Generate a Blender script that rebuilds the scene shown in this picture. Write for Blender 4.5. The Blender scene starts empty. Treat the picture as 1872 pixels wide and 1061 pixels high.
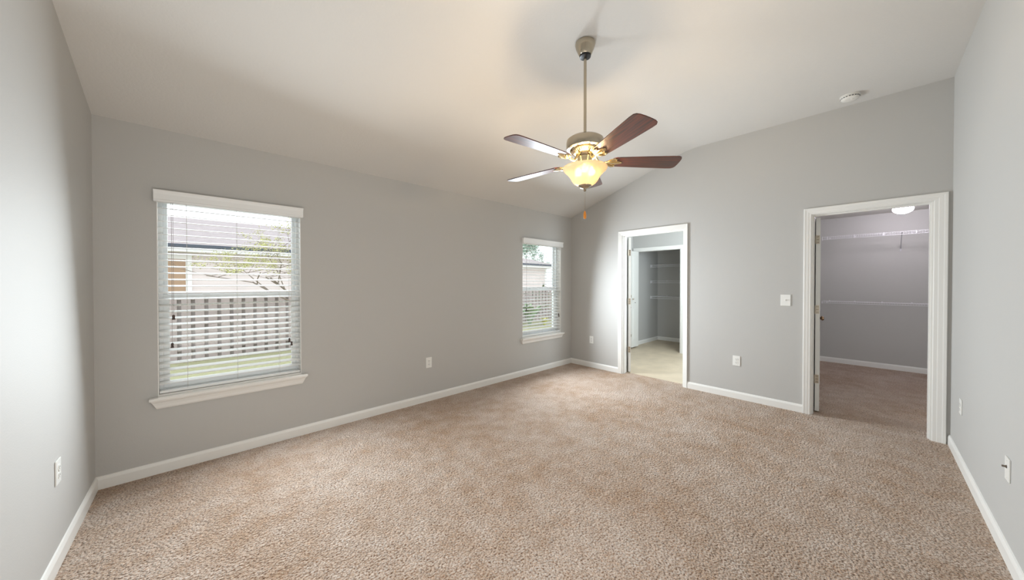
import bpy, bmesh, math, random
from mathutils import Vector, Matrix

random.seed(7)
S = bpy.context.scene
COL = S.collection

# ------------------------------------------------------------------ camera
CAM = Vector((0.5078, 0.4691, 1.3519))
YAW, PITCH = 0.8196, -0.0091
cd = bpy.data.cameras.new('camera')
cd.sensor_width = 36.0
cd.lens = 609.956 / 1872 * 36.0
cd.shift_y = -(530.5 - 522.69) / 1872
cd.clip_start = 0.02
cam = bpy.data.objects.new('camera', cd)
cam.location = CAM
fwd = Vector((math.cos(YAW) * math.cos(PITCH), math.sin(YAW) * math.cos(PITCH), math.sin(PITCH)))
cam.rotation_euler = fwd.to_track_quat('-Z', 'Y').to_euler()
COL.objects.link(cam)
S.camera = cam

# ------------------------------------------------------------------ world, exposure, large lights
S.view_settings.view_transform = 'Standard'
S.view_settings.look = 'None'
S.view_settings.exposure = 0.1
S.view_settings.gamma = 1.0
S.view_settings.use_curve_mapping = False

wd = bpy.data.worlds.new('overcast_sky')
S.world = wd
wd.use_nodes = True
bg = wd.node_tree.nodes['Background']
bg.inputs[0].default_value = (0.90, 0.95, 1.0, 1)
bg.inputs[1].default_value = 2.5


def area(name, loc, target, sx, sy, power, col, spread=180):
    l = bpy.data.lights.new(name, 'AREA')
    l.shape = 'RECTANGLE'
    l.size, l.size_y = sx, sy
    l.energy = power
    l.color = col
    l.spread = math.radians(spread)
    o = bpy.data.objects.new(name, l)
    o.location = loc
    d = Vector(target) - Vector(loc)
    o.rotation_euler = d.to_track_quat('-Z', 'Y').to_euler()
    COL.objects.link(o)
    return o


DAY = (0.84, 0.93, 1.0)
WY = 3.8991            # inner face of the window wall
LX = 5.0752            # inner face of the end wall
# daylight entering at the two windows
area('window_daylight', (0.94, WY - 0.20, 1.25), (1.3, 0, 0.40), 0.60, 1.10, 40, DAY, 172)
area('window_daylight', (4.05, WY - 0.13, 1.25), (3.95, 0, 0.85), 0.50, 1.10, 58, DAY, 154)
# skylight falling on the outside of the two windows
area('skylight', (0.72, WY + 0.75, 2.0), (0.72, WY, 1.25), 1.0, 1.0, 11, DAY)
area('skylight', (4.36, WY + 0.75, 2.0), (4.36, WY, 1.25), 1.0, 1.0, 11, DAY)
# added lamp for an assumed, unseen bathroom window, round the corner from the doorway
area('bathroom_fill', (5.7, 1.5, 1.7), (7.0, 3.2, 1.5), 1.2, 1.2, 60, (0.80, 0.92, 1.0))
# added soft fill lamps behind the camera, where no opening is built
area('room_fill', (0.06, 1.35, 0.8), (2.2, 2.3, 2.6), 1.5, 1.2, 11, (1.0, 0.97, 0.93))
area('room_fill', (1.2, 0.06, 0.7), (0.7, 2.6, 3.0), 1.8, 1.0, 28, (1.0, 0.97, 0.93))

# ------------------------------------------------------------------ materials
MATS = {}


def nodes_of(name):
    m = bpy.data.materials.new(name)
    m.use_nodes = True
    nt = m.node_tree
    return m, nt, nt.nodes['Principled BSDF']


def lin(c):
    return tuple((x / 12.92 if x <= 0.04045 else ((x + 0.055) / 1.055) ** 2.4) for x in (v / 255 for v in c))


def mat(name, rgb, rough=0.5, metal=0.0, bump=0.0, bscale=60.0, var=0.0, vscale=3.0, coat=0.0, spec=0.5):
    if name in MATS:
        return MATS[name]
    m, nt, p = nodes_of(name)
    c = lin(rgb)
    p.inputs['Base Color'].default_value = (*c, 1)
    p.inputs['Roughness'].default_value = rough
    p.inputs['Metallic'].default_value = metal
    p.inputs['Coat Weight'].default_value = coat
    p.inputs['Specular IOR Level'].default_value = spec
    tc = nt.nodes.new('ShaderNodeTexCoord')
    if bump:
        n = nt.nodes.new('ShaderNodeTexNoise')
        n.inputs['Scale'].default_value = bscale
        n.inputs['Detail'].default_value = 3
        b = nt.nodes.new('ShaderNodeBump')
        b.inputs['Strength'].default_value = bump
        b.inputs['Distance'].default_value = 0.004
        nt.links.new(tc.outputs['Object'], n.inputs['Vector'])
        nt.links.new(n.outputs['Fac'], b.inputs['Height'])
        nt.links.new(b.outputs['Normal'], p.inputs['Normal'])
    n2 = nt.nodes.new('ShaderNodeTexNoise')
    n2.inputs['Scale'].default_value = vscale
    n2.inputs['Detail'].default_value = 4
    r = nt.nodes.new('ShaderNodeMix')
    r.data_type = 'RGBA'
    r.inputs[6].default_value = (*[x * (1 - var) for x in c], 1)
    r.inputs[7].default_value = (*[min(1, x * (1 + var)) for x in c], 1)
    nt.links.new(tc.outputs['Object'], n2.inputs['Vector'])
    nt.links.new(n2.outputs['Fac'], r.inputs[0])
    nt.links.new(r.outputs[2], p.inputs['Base Color'])
    MATS[name] = m
    return m


def m_wall(name, rgb):
    return mat(name, rgb, rough=0.62, bump=0.12, bscale=140, var=0.012, vscale=1.2, spec=0.3)


M_WALL = m_wall('wall_paint_grey', (191, 189, 185))
M_CEIL = mat('ceiling_paint', (212, 209, 204), rough=0.8, bump=0.35, bscale=70, var=0.01, spec=0.2)
M_TRIM = mat('trim_white', (236, 234, 229), rough=0.35, var=0.01)
M_DOOR = mat('door_white', (230, 229, 224), rough=0.4, var=0.01)
M_VINYL = mat('window_vinyl', (246, 249, 250), rough=0.3)
M_SLAT = mat('blind_white', (240, 240, 238), rough=0.4)
M_CORD = mat('cord_white', (214, 212, 206), rough=0.7)
M_TASSEL = mat('tassel_brown', (74, 58, 54), rough=0.5)
M_NICKEL = mat('brushed_nickel', (184, 174, 156), rough=0.22, metal=1.0, var=0.05, vscale=20)
M_LIT_NICKEL_BRASS = mat('lamplit_nickel_brass', (226, 208, 168), rough=0.18, metal=1.0)  # nickel-brass; golden lamp light on the fan's lower ring put into this colour
M_BLACK = mat('black_plastic', (22, 22, 26), rough=0.3)
M_DARK = mat('dark_slot', (44, 40, 38), rough=0.7)
M_PLATE = mat('plate_white', (236, 235, 230), rough=0.3)
M_HINGE = mat('hinge_nickel', (188, 178, 162), rough=0.35, metal=0.8)
M_KNOB = mat('knob_bronze', (120, 96, 74), rough=0.25, metal=1.0)
M_WIRE = mat('wire_white', (232, 230, 232), rough=0.35)
M_AMBER = mat('amber_fob', (214, 130, 30), rough=0.3, coat=0.5)
M_SMOKE = mat('detector_white', (226, 224, 218), rough=0.45)


def m_carpet():
    m, nt, p = nodes_of('carpet_beige')
    L = nt.links
    tc = nt.nodes.new('ShaderNodeTexCoord')

    def noise(scale, detail=3, rough=0.55):
        n = nt.nodes.new('ShaderNodeTexNoise')
        n.inputs['Scale'].default_value = scale
        n.inputs['Detail'].default_value = detail
        n.inputs['Roughness'].default_value = rough
        L.new(tc.outputs['Object'], n.inputs['Vector'])
        return n
    fine = noise(105, 2, 0.65)
    mid = noise(7, 4, 0.65)
    big = noise(1.1, 4, 0.6)
    vor = nt.nodes.new('ShaderNodeTexVoronoi')
    vor.inputs['Scale'].default_value = 75
    L.new(tc.outputs['Object'], vor.inputs['Vector'])
    ramp = nt.nodes.new('ShaderNodeValToRGB')
    e = ramp.color_ramp.elements
    e[0].position, e[0].color = 0.34, (*lin((128, 92, 66)), 1)
    e[1].position, e[1].color = 0.62, (*lin((238, 222, 208)), 1)
    x = ramp.color_ramp.elements.new(0.44)
    x.color = (*lin((210, 182, 160)), 1)
    L.new(fine.outputs['Fac'], ramp.inputs[0])
    a = nt.nodes.new('ShaderNodeMix')
    a.data_type = 'RGBA'
    a.blend_type = 'MULTIPLY'
    a.inputs[0].default_value = 1.0
    r2 = nt.nodes.new('ShaderNodeValToRGB')
    r2.color_ramp.elements[0].position = 0.36
    r2.color_ramp.elements[0].color = (0.72, 0.58, 0.44, 1)
    r2.color_ramp.elements[1].position = 0.60
    r2.color_ramp.elements[1].color = (1.0, 1.0, 1.0, 1)
    ad = nt.nodes.new('ShaderNodeMath')
    ad.operation = 'ADD'
    h1 = nt.nodes.new('ShaderNodeMath')
    h1.operation = 'MULTIPLY'
    h1.inputs[1].default_value = 0.5
    h2 = nt.nodes.new('ShaderNodeMath')
    h2.operation = 'MULTIPLY'
    h2.inputs[1].default_value = 0.5
    L.new(mid.outputs['Fac'], h1.inputs[0])
    L.new(big.outputs['Fac'], h2.inputs[0])
    L.new(h1.outputs[0], ad.inputs[0])
    L.new(h2.outputs[0], ad.inputs[1])
    L.new(ad.outputs[0], r2.inputs[0])
    L.new(ramp.outputs[0], a.inputs[6])
    L.new(r2.outputs[0], a.inputs[7])
    L.new(a.outputs[2], p.inputs['Base Color'])
    p.inputs['Roughness'].default_value = 0.95
    p.inputs['Specular IOR Level'].default_value = 0.05
    p.inputs['Sheen Weight'].default_value = 0.25
    p.inputs['Sheen Roughness'].default_value = 0.6
    b = nt.nodes.new('ShaderNodeBump')
    b.inputs['Strength'].default_value = 1.0
    b.inputs['Distance'].default_value = 0.02
    hm = nt.nodes.new('ShaderNodeMath')
    hm.operation = 'SUBTRACT'
    L.new(fine.outputs['Fac'], hm.inputs[0])
    L.new(vor.outputs['Distance'], hm.inputs[1])
    L.new(hm.outputs[0], b.inputs['Height'])
    L.new(b.outputs['Normal'], p.inputs['Normal'])
    return m


def m_blade():
    m, nt, p = nodes_of('mahogany')
    L = nt.links
    tc = nt.nodes.new('ShaderNodeTexCoord')
    mp = nt.nodes.new('ShaderNodeMapping')
    mp.inputs['Scale'].default_value = (3, 60, 3)
    n = nt.nodes.new('ShaderNodeTexNoise')
    n.inputs['Scale'].default_value = 1.5
    n.inputs['Detail'].default_value = 4
    r = nt.nodes.new('ShaderNodeValToRGB')
    r.color_ramp.elements[0].position = 0.35
    r.color_ramp.elements[0].color = (*lin((46, 18, 10)), 1)
    r.color_ramp.elements[1].position = 0.7
    r.color_ramp.elements[1].color = (*lin((104, 40, 15)), 1)
    L.new(tc.outputs['UV'], mp.inputs['Vector'])
    L.new(mp.outputs[0], n.inputs['Vector'])
    L.new(n.outputs['Fac'], r.inputs[0])
    L.new(r.outputs[0], p.inputs['Base Color'])
    p.inputs['Roughness'].default_value = 0.42
    p.inputs['Coat Weight'].default_value = 0.4
    p.inputs['Coat IOR'].default_value = 1.6
    p.inputs['Coat Roughness'].default_value = 0.30
    return m


def m_glass():
    m = bpy.data.materials.new('window_glass')
    m.use_nodes = True
    nt = m.node_tree
    nt.nodes.clear()
    out = nt.nodes.new('ShaderNodeOutputMaterial')
    t = nt.nodes.new('ShaderNodeBsdfTransparent')
    t.inputs[0].default_value = (0.97, 0.985, 0.98, 1)
    g = nt.nodes.new('ShaderNodeBsdfGlossy')
    g.inputs['Roughness'].default_value = 0.02
    f = nt.nodes.new('ShaderNodeFresnel')
    f.inputs[0].default_value = 1.25
    mx = nt.nodes.new('ShaderNodeMixShader')
    nt.links.new(f.outputs[0], mx.inputs[0])
    nt.links.new(t.outputs[0], mx.inputs[1])
    nt.links.new(g.outputs[0], mx.inputs[2])
    nt.links.new(mx.outputs[0], out.inputs[0])
    return m


def m_bowl():
    m = bpy.data.materials.new('alabaster_glass')
    m.use_nodes = True
    nt = m.node_tree
    nt.nodes.clear()
    out = nt.nodes.new('ShaderNodeOutputMaterial')
    tl = nt.nodes.new('ShaderNodeBsdfTranslucent')
    df = nt.nodes.new('ShaderNodeBsdfDiffuse')
    gl = nt.nodes.new('ShaderNodeBsdfGlossy')
    tr = nt.nodes.new('ShaderNodeBsdfTransparent')
    tc = nt.nodes.new('ShaderNodeTexCoord')
    n = nt.nodes.new('ShaderNodeTexNoise')
    n.inputs['Scale'].default_value = 14
    n.inputs['Detail'].default_value = 4
    r = nt.nodes.new('ShaderNodeValToRGB')
    r.color_ramp.elements[0].color = (0.15, 0.126, 0.088, 1)
    r.color_ramp.elements[1].color = (0.205, 0.18, 0.132, 1)
    nt.links.new(tc.outputs['Object'], n.inputs['Vector'])
    nt.links.new(n.outputs['Fac'], r.inputs[0])
    nt.links.new(r.outputs[0], tl.inputs[0])
    df.inputs[0].default_value = (0.92, 0.87, 0.78, 1)
    tr.inputs[0].default_value = (1.0, 0.86, 0.6, 1)
    gl.inputs['Roughness'].default_value = 0.15
    m1 = nt.nodes.new('ShaderNodeMixShader')
    m1.inputs[0].default_value = 0.45
    m2 = nt.nodes.new('ShaderNodeMixShader')
    m2.inputs[0].default_value = 0.04
    m3 = nt.nodes.new('ShaderNodeMixShader')
    m3.inputs[0].default_value = 0.08
    nt.links.new(tl.outputs[0], m1.inputs[1])
    nt.links.new(df.outputs[0], m1.inputs[2])
    nt.links.new(m1.outputs[0], m2.inputs[1])
    nt.links.new(gl.outputs[0], m2.inputs[2])
    nt.links.new(m2.outputs[0], m3.inputs[1])
    nt.links.new(tr.outputs[0], m3.inputs[2])
    nt.links.new(m3.outputs[0], out.inputs[0])
    return m


def m_emit(name, rgb, strength):
    m, nt, p = nodes_of(name)
    p.inputs['Base Color'].default_value = (0.9, 0.9, 0.9, 1)
    p.inputs['Emission Color'].default_value = (*rgb, 1)
    p.inputs['Emission Strength'].default_value = strength
    return m


def m_stripes(name, base, dark, period, axis=2, width=0.08, rough=0.8, var=0.1):
    """horizontal courses (siding, shingles): a thin darker line every period"""
    m, nt, p = nodes_of(name)
    L = nt.links
    g = nt.nodes.new('ShaderNodeNewGeometry')
    sp = nt.nodes.new('ShaderNodeSeparateXYZ')
    L.new(g.outputs['Position'], sp.inputs[0])
    d = nt.nodes.new('ShaderNodeMath')
    d.operation = 'DIVIDE'
    d.inputs[1].default_value = period
    L.new(sp.outputs[axis], d.inputs[0])
    f = nt.nodes.new('ShaderNodeMath')
    f.operation = 'FRACT'
    L.new(d.outputs[0], f.inputs[0])
    c = nt.nodes.new('ShaderNodeMath')
    c.operation = 'LESS_THAN'
    c.inputs[1].default_value = width
    L.new(f.outputs[0], c.inputs[0])
    n = nt.nodes.new('ShaderNodeTexNoise')
    n.inputs['Scale'].default_value = 5
    n.inputs['Detail'].default_value = 5
    L.new(g.outputs['Position'], n.inputs['Vector'])
    b = lin(base)
    mx0 = nt.nodes.new('ShaderNodeMix')
    mx0.data_type = 'RGBA'
    mx0.inputs[6].default_value = (*[v * (1 - var) for v in b], 1)
    mx0.inputs[7].default_value = (*[min(1, v * (1 + var)) for v in b], 1)
    L.new(n.outputs['Fac'], mx0.inputs[0])
    mx = nt.nodes.new('ShaderNodeMix')
    mx.data_type = 'RGBA'
    mx.inputs[7].default_value = (*lin(dark), 1)
    L.new(mx0.outputs[2], mx.inputs[6])
    L.new(c.outputs[0], mx.inputs[0])
    L.new(mx.outputs[2], p.inputs['Base Color'])
    p.inputs['Roughness'].default_value = rough
    p.inputs['Specular IOR Level'].default_value = 0.1
    return m


M_CARPET = m_carpet()
M_BLADE = m_blade()
M_GLASS = m_glass()
M_BOWL = m_bowl()
M_BULB = m_emit('bulb_glow', (1.0, 0.75, 0.46), 430)
M_GLOBE = m_emit('globe_glow', (0.93, 0.88, 1.0), 50.0)

# ------------------------------------------------------------------ helpers


def wloc(o):
    v = Vector((0, 0, 0))
    while o is not None:
        v += o.location
        o = o.parent
    return v


def tag(o, label=None, cat=None, group=None, kind=None):
    if label:
        o['label'] = label
    if cat:
        o['category'] = cat
    if group:
        o['group'] = group
    if kind:
        o['kind'] = kind
    return o


def thing(name, loc, label, cat, group=None, kind=None):
    o = bpy.data.objects.new(name, None)
    o.empty_display_size = 0.1
    o.location = loc
    COL.objects.link(o)
    return tag(o, label, cat, group, kind)


def obj(name, bm, m, parent=None, smooth=False, origin=None):
    """link a bmesh given in world coordinates as one mesh object"""
    bmesh.ops.recalc_face_normals(bm, faces=bm.faces)
    me = bpy.data.meshes.new(name)
    o = bpy.data.objects.new(name, me)
    if parent is not None:
        bm.transform(Matrix.Translation(-wloc(parent)))
        o.parent = parent
    elif origin is not None:
        bm.transform(Matrix.Translation(-Vector(origin)))
        o.location = origin
    bm.to_mesh(me)
    bm.free()
    me.materials.append(m)
    if smooth:
        for p in me.polygons:
            p.use_smooth = True
        me.set_sharp_from_angle(angle=math.radians(38))
    COL.objects.link(o)
    return o


def NB():
    return bmesh.new()


def box(bm, x0, x1, y0, y1, z0, z1, bev=0.0, M=None):
    t = bmesh.new() if bev or M is not None else bm
    vs = [t.verts.new((x, y, z)) for z in (z0, z1) for y in (y0, y1) for x in (x0, x1)]
    for f in ((0, 2, 3, 1), (4, 5, 7, 6), (0, 1, 5, 4), (2, 6, 7, 3), (0, 4, 6, 2), (1, 3, 7, 5)):
        t.faces.new([vs[i] for i in f])
    if t is not bm:
        if bev:
            bmesh.ops.bevel(t, geom=t.edges[:], offset=bev, segments=2, affect='EDGES', profile=0.6)
        if M is not None:
            t.transform(M)
        merge(bm, t)
    return bm


def merge(bm, t):
    me = bpy.data.meshes.new('tmp')
    t.to_mesh(me)
    t.free()
    bm.from_mesh(me)
    bpy.data.meshes.remove(me)


def lathe(bm, prof, c, seg=40, axis='Z', cap=True):
    """prof: (radius, height) pairs about a vertical axis through c (or along X / Y)"""
    rings = []
    for r, h in prof:
        ring = []
        for k in range(seg):
            a = 2 * math.pi * k / seg
            x, y = r * math.cos(a), r * math.sin(a)
            p = (x, y, h) if axis == 'Z' else ((h, x, y) if axis == 'X' else (x, h, y))
            ring.append(bm.verts.new((c[0] + p[0], c[1] + p[1], c[2] + p[2])))
        rings.append(ring)
    for a, b in zip(rings, rings[1:]):
        for k in range(seg):
            bm.faces.new((a[k], a[(k + 1) % seg], b[(k + 1) % seg], b[k]))
    if cap:
        bm.faces.new(rings[0])
        bm.faces.new(rings[-1][::-1])
    return bm


def tube(bm, pts, r, seg=8):
    """a round bar along a polyline; r a number or one per point"""
    pts = [Vector(p) for p in pts]
    rr = r if isinstance(r, (list, tuple)) else [r] * len(pts)
    rings = []
    for i, p in enumerate(pts):
        d = (pts[min(i + 1, len(pts) - 1)] - pts[max(i - 1, 0)]).normalized()
        u = d.orthogonal().normalized() if i == 0 else (rings_u - rings_u.dot(d) * d).normalized()
        rings_u = u
        v = d.cross(u)
        rings.append([bm.verts.new(p + rr[i] * (math.cos(2 * math.pi * k / seg) * u + math.sin(2 * math.pi * k / seg) * v)) for k in range(seg)])
    for a, b in zip(rings, rings[1:]):
        for k in range(seg):
            bm.faces.new((a[k], a[(k + 1) % seg], b[(k + 1) % seg], b[k]))
    bm.faces.new(rings[0][::-1])
    bm.faces.new(rings[-1])
    return bm


def prism(bm, poly, fn, t0, t1):
    """extrude a 2-D polygon: fn(u, v, t) -> point, between t0 and t1"""
    a = [bm.verts.new(fn(u, v, t0)) for u, v in poly]
    b = [bm.verts.new(fn(u, v, t1)) for u, v in poly]
    n = len(poly)
    for i in range(n):
        bm.faces.new((a[i], a[(i + 1) % n], b[(i + 1) % n], b[i]))
    bm.faces.new(a[::-1])
    bm.faces.new(b)
    return bm


# ------------------------------------------------------------------ room shell
H1, H2, YC = 2.44, 3.0562, 2.0645       # low wall, ridge, crease
T = 0.115
SL = (H2 - H1) / (WY - YC)
EX = 0.16                                # outer wall thickness
WIN = [(0.284, 1.157), (3.917, 4.799)]
WZ0, WZ1 = 0.555, 1.985


def st(name, bm, m, label, cat):
    return tag(obj(name, bm, m), label, cat, kind='structure')


bm = NB()
vs = [(-T, -T), (LX + 0.125, -T), (LX + 0.125, WY), (-T, WY)]
prism(bm, vs, lambda u, v, t: (u, v, t), -0.12, 0.0)
prism(bm, [(LX + 0.125, -1.1), (8.44, -1.1), (8.44, 1.09), (LX + 0.125, 1.09)], lambda u, v, t: (u, v, t), -0.12, 0.0)
st('floor', bm, M_CARPET, 'beige speckled cut pile carpet over the bedroom and closet floor', 'carpet')

M_TILE = mat('vinyl_floor', (200, 184, 160), rough=0.5, var=0.22, vscale=4.5)
bm = NB()
box(bm, LX + 0.125, 8.55, 1.09, WY, -0.12, 0.0)
st('floor_bathroom', bm, M_TILE, 'pale mottled vinyl floor beyond the narrow doorway', 'floor')

# window wall: piers, heads and aprons round the two openings, running on past the bathroom
bm = NB()
xs = [-T, WIN[0][0], WIN[0][1], WIN[1][0], WIN[1][1], 8.56]
for i in range(5):
    a, b = xs[i], xs[i + 1]
    if i in (1, 3):
        box(bm, a, b, WY, WY + EX, -0.5, WZ0)
        box(bm, a, b, WY, WY + EX, WZ1, H1 + 0.12)
    else:
        box(bm, a, b, WY, WY + EX, -0.5, H1 + 0.12)
bmesh.ops.remove_doubles(bm, verts=bm.verts, dist=1e-5)
st('wall_windows', bm, M_WALL, 'long grey wall holding both windows', 'wall')

bm = NB()
prism(bm, [(-T, -0.12), (WY, -0.12), (WY, H1), (YC, H2), (-T, H2)], lambda u, v, t: (t, u, v), -T, 0.0)
st('wall_left', bm, M_WALL, 'pale grey side wall next to the larger window', 'wall')

bm = NB()
box(bm, 0, LX, -T, 0.0, -0.12, H2)
st('wall_right', bm, M_WALL, 'bright grey side wall beside the wide closet doorway', 'wall')

# end wall with the two doorways
D2 = (0.098, 0.876)      # closet, inner casing edges
D1 = (2.105, 2.970)      # bathroom
DH = 2.047
g = 0.018
bm = NB()


def gable(y):
    if abs(y - YC) < 0.16:
        return H2 - SL * 0.16 * ((y - YC + 0.16) / 0.32) ** 2
    return H2 if y <= YC else H2 - (y - YC) * SL


def endpoly(y0, y1, z0):
    ys = [y0] + [q for q in (YC - 0.16 + 0.032 * i for i in range(11)) if y0 < q < y1] + [y1]
    poly = [(y0, z0), (y1, z0)] + [(y, gable(y)) for y in reversed(ys)]
    prism(bm, poly, lambda u, v, t: (t, u, v), LX, LX + T)


endpoly(-T, D2[0] - g, -0.12)
endpoly(D2[0] - g, D2[1] + g, DH + g)
endpoly(D2[1] + g, D1[0] - g, -0.12)
endpoly(D1[0] - g, D1[1] + g, DH + g)
endpoly(D1[1] + g, WY, -0.12)
st('wall_end', bm, M_WALL, 'grey gable wall with two white doorways', 'wall')

bm = NB()
arc = [(YC - 0.16 + 0.32 * i / 10, H2 - SL * 0.32 * 0.5 * (i / 10) ** 2) for i in range(11)]
prism(bm, [(-T, H2)] + arc + [(WY, H1), (WY + EX, H1 + 0.12), (WY + EX, H2 + 0.2), (-T, H2 + 0.2)], lambda u, v, t: (t, u, v), -T, LX + T)
ce = st('ceiling', bm, M_CEIL, 'off-white vaulted ceiling, sloped over the window wall', 'ceiling')
for p in ce.data.polygons:
    p.use_smooth = True
ce.data.set_sharp_from_angle(angle=math.radians(12))

# closet and bathroom shells behind the end wall
bm = NB()
box(bm, 8.35, 8.44, -1.1, 1.09, -0.12, H1 + 0.05)
box(bm, LX + T, 8.35, 1.06, 1.09, -0.12, H1 + 0.05)
box(bm, LX + T, 8.35, -1.1, -1.0, -0.12, H1 + 0.05)
st('wall_closet', bm, M_WALL, 'grey walls inside the walk-in closet', 'wall')
bm = NB()
box(bm, LX + T, 8.44, -1.1, 1.09, H1, H1 + 0.1)
st('ceiling_closet', bm, M_CEIL, 'flat ceiling inside the walk-in closet', 'ceiling')

LIN = (2.93, 3.855)
bm = NB()
box(bm, 7.22, 7.33, 1.09, LIN[0], -0.12, H1 + 0.05)
box(bm, 7.22, 7.33, LIN[0], LIN[1], 2.015, H1 + 0.05)
box(bm, 7.22, 7.33, LIN[1], WY, -0.12, H1 + 0.05)
box(bm, 8.44, 8.56, 1.09, WY, -0.12, H1 + 0.05)
box(bm, 7.33, 8.44, 2.55, 2.62, -0.12, H1 + 0.05)
box(bm, LX + T, 7.22, 1.09, 1.16, -0.12, H1 + 0.05)
st('wall_bathroom', bm, M_WALL, 'grey bathroom walls around the open linen closet', 'wall')
bm = NB()
box(bm, LX + T, 8.56, 1.09, WY + EX, H1, H1 + 0.1)
st('ceiling_bathroom', bm, M_CEIL, 'flat ceiling of the bathroom beyond the narrow doorway', 'ceiling')

# baseboards
BBP = [(0, 0), (0.0130, 0), (0.0130, 0.062), (0.0105, 0.070), (0.006, 0.080), (0.0, 0.083)]


def bb(name, runs, label):
    b = NB()
    for fn, a, c in runs:
        prism(b, BBP, fn, a, c)
    st(name, b, M_TRIM, label, 'baseboard')


e = 0.0002
bb('baseboard_windows', [(lambda u, v, t: (t, WY - e - u, v), 0.0, LX)], 'white baseboard along the foot of the window wall')
bb('baseboard_left', [(lambda u, v, t: (e + u, t, v), 0.0, WY)], 'white baseboard along the foot of the left wall')
bb('baseboard_right', [(lambda u, v, t: (t, e + u, v), 0.0, LX)], 'white baseboard along the foot of the right wall')
bb('baseboard_end', [(lambda u, v, t: (LX - e - u, t, v), D2[1] + 0.059, D1[0] - 0.048),
                     (lambda u, v, t: (LX - e - u, t, v), D1[1] + 0.056, WY)], 'white baseboard along the foot of the gable wall')
bb('baseboard_closet', [(lambda u, v, t: (8.35 - e - u, t, v), -1.0, 1.06), (lambda u, v, t: (t, 1.06 - e - u, v), 5.22, 8.34)],
   'white baseboard inside the walk-in closet')
bb('baseboard_linen', [(lambda u, v, t: (8.44 - e - u, t, v), 2.62, WY), (lambda u, v, t: (t, WY - e - u, v), 7.34, 8.43)],
   'white baseboard inside the linen closet')

# ------------------------------------------------------------------ door frames and doors
CP = [(0.0, 0.0), (0.0, 0.009), (0.003, 0.0115), (0.018, 0.0125), (0.022, 0.0142), (0.040, 0.0155), (0.045, 0.0172), (0.055, 0.0178), (0.058, 0.0155), (0.058, 0.0)]


def casing(b, x, sgn, y0, y1, zt, wl=1.0, wr=1.0):
    """mitred U of moulding on the plane x, standing off in direction sgn"""
    rows = []
    for w, d in CP:
        X = x + sgn * (d + 0.0004)
        wy0, wy1 = w * wl, w * wr
        rows.append([b.verts.new(p) for p in ((X, y0 - wy0, 0.0), (X, y0 - wy0, zt + w * 1.09), (X, y1 + wy1, zt + w * 1.09), (X, y1 + wy1, 0.0))])
    n = len(rows)
    for i in range(n):
        a, c = rows[i], rows[(i + 1) % n]
        for k in range(3):
            b.faces.new((a[k], a[k + 1], c[k + 1], c[k]))
    b.faces.new([r[0] for r in rows])
    b.faces.new([r[3] for r in rows][::-1])


def hinge(parent, P, ang, z):
    """butt hinge: barrel at pivot P, one leaf let into the door's edge (direction ang)"""
    b = NB()
    lathe(b, [(0.007, z - 0.045), (0.007, z + 0.045)], (P[0] - 0.004, P[1], 0), 10)
    M = Matrix.Translation((P[0], P[1], z)) @ Matrix.Rotation(ang, 4, 'Z')
    box(b, 0.0, 0.030, -0.0015, 0.0012, -0.044, 0.044, 0.0, M)
    h = obj('hinge', b, M_HINGE, parent, True)
    b = NB()
    for dz in (-0.03, 0.0, 0.03):
        for k in range(2):
            lathe(b, [(0.0032, -0.0028), (0.0032, -0.0010)], (0.010 + 0.010 * k, 0, dz), 8, 'Y')
    b.transform(M)
    obj('screws', b, M_DARK, h)


def door(n, ys, label, pivot_y, leaf_w, phi, knob):
    y0, y1 = ys
    r = thing('door_%d' % n, (LX + T / 2, (y0 + y1) / 2, 0), label, 'door', kind='structure')
    b = NB()
    casing(b, LX, -1, y0, y1, DH, 0.82 if n == 1 else 1.31, 0.96 if n == 1 else 1.0)
    obj('casing', b, M_TRIM, r)
    b = NB()
    x0, x1 = LX + 0.0005, LX + T + 0.008
    j = 0.010
    box(b, x0, x1, y0 - g + e, y0 - g + e + j + g, 0, DH + g - e)
    box(b, x0, x1, y1 - j, y1 + g - e, 0, DH + g - e)
    box(b, x0, x1, y0 + j, y1 - j, DH - 0.006, DH + g - e)
    # stop
    sx0, sx1 = LX + 0.03, LX + 0.068
    box(b, sx0, sx1, y0 + j, y0 + j + 0.010, 0, DH - 0.006)
    box(b, sx0, sx1, y1 - j - 0.010, y1 - j, 0, DH - 0.006)
    box(b, sx0, sx1, y0 + j + 0.01, y1 - j - 0.01, DH - 0.018, DH - 0.006)
    obj('jamb', b, M_TRIM, r)
    P = (LX + T + 0.012, pivot_y)
    M = Matrix.Translation((P[0], P[1], 0)) @ Matrix.Rotation(math.radians(phi), 4, 'Z')
    b = NB()
    th = 0.035
    box(b, -th, 0.0, -leaf_w, 0.0, 0.012, 2.03, 0.0015)
    # two moulded panels each side
    for side in (-th, 0.0):
        s = -1 if side < 0 else 1
        for (za, zb) in ((0.22, 0.86), (1.02, 1.86)):
            for (ya, yb) in ((-leaf_w + 0.11, -leaf_w / 2 - 0.05), (-leaf_w / 2 + 0.05, -0.11)):
                box(b, side - 0.004, side + 0.004, ya, yb, za, zb, 0.003)
                box(b, side - 0.007, side + 0.007, ya + 0.03, yb - 0.03, za + 0.03, zb - 0.03, 0.004)
    b.transform(M)
    leaf = obj('door_leaf', b, M_DOOR, r)
    for s in (-1, 1):
        b = NB()
        xc = -th if s < 0 else 0.0
        lathe(b, [(0.03, xc), (0.03, xc + s * 0.006), (0.012, xc + s * 0.012), (0.011, xc + s * 0.026), (0.021, xc + s * 0.034),
                  (0.027, xc + s * 0.046), (0.022, xc + s * 0.058), (0.004, xc + s * 0.063)], (0, -leaf_w + 0.06, 0.93), 24, 'X')
        b.transform(M)
        obj('knob', b, M_KNOB, leaf, True)
    for z in (1.80, 1.072, 0.347):
        hinge(r, P, math.radians(phi + 180), z)
    return r


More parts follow.
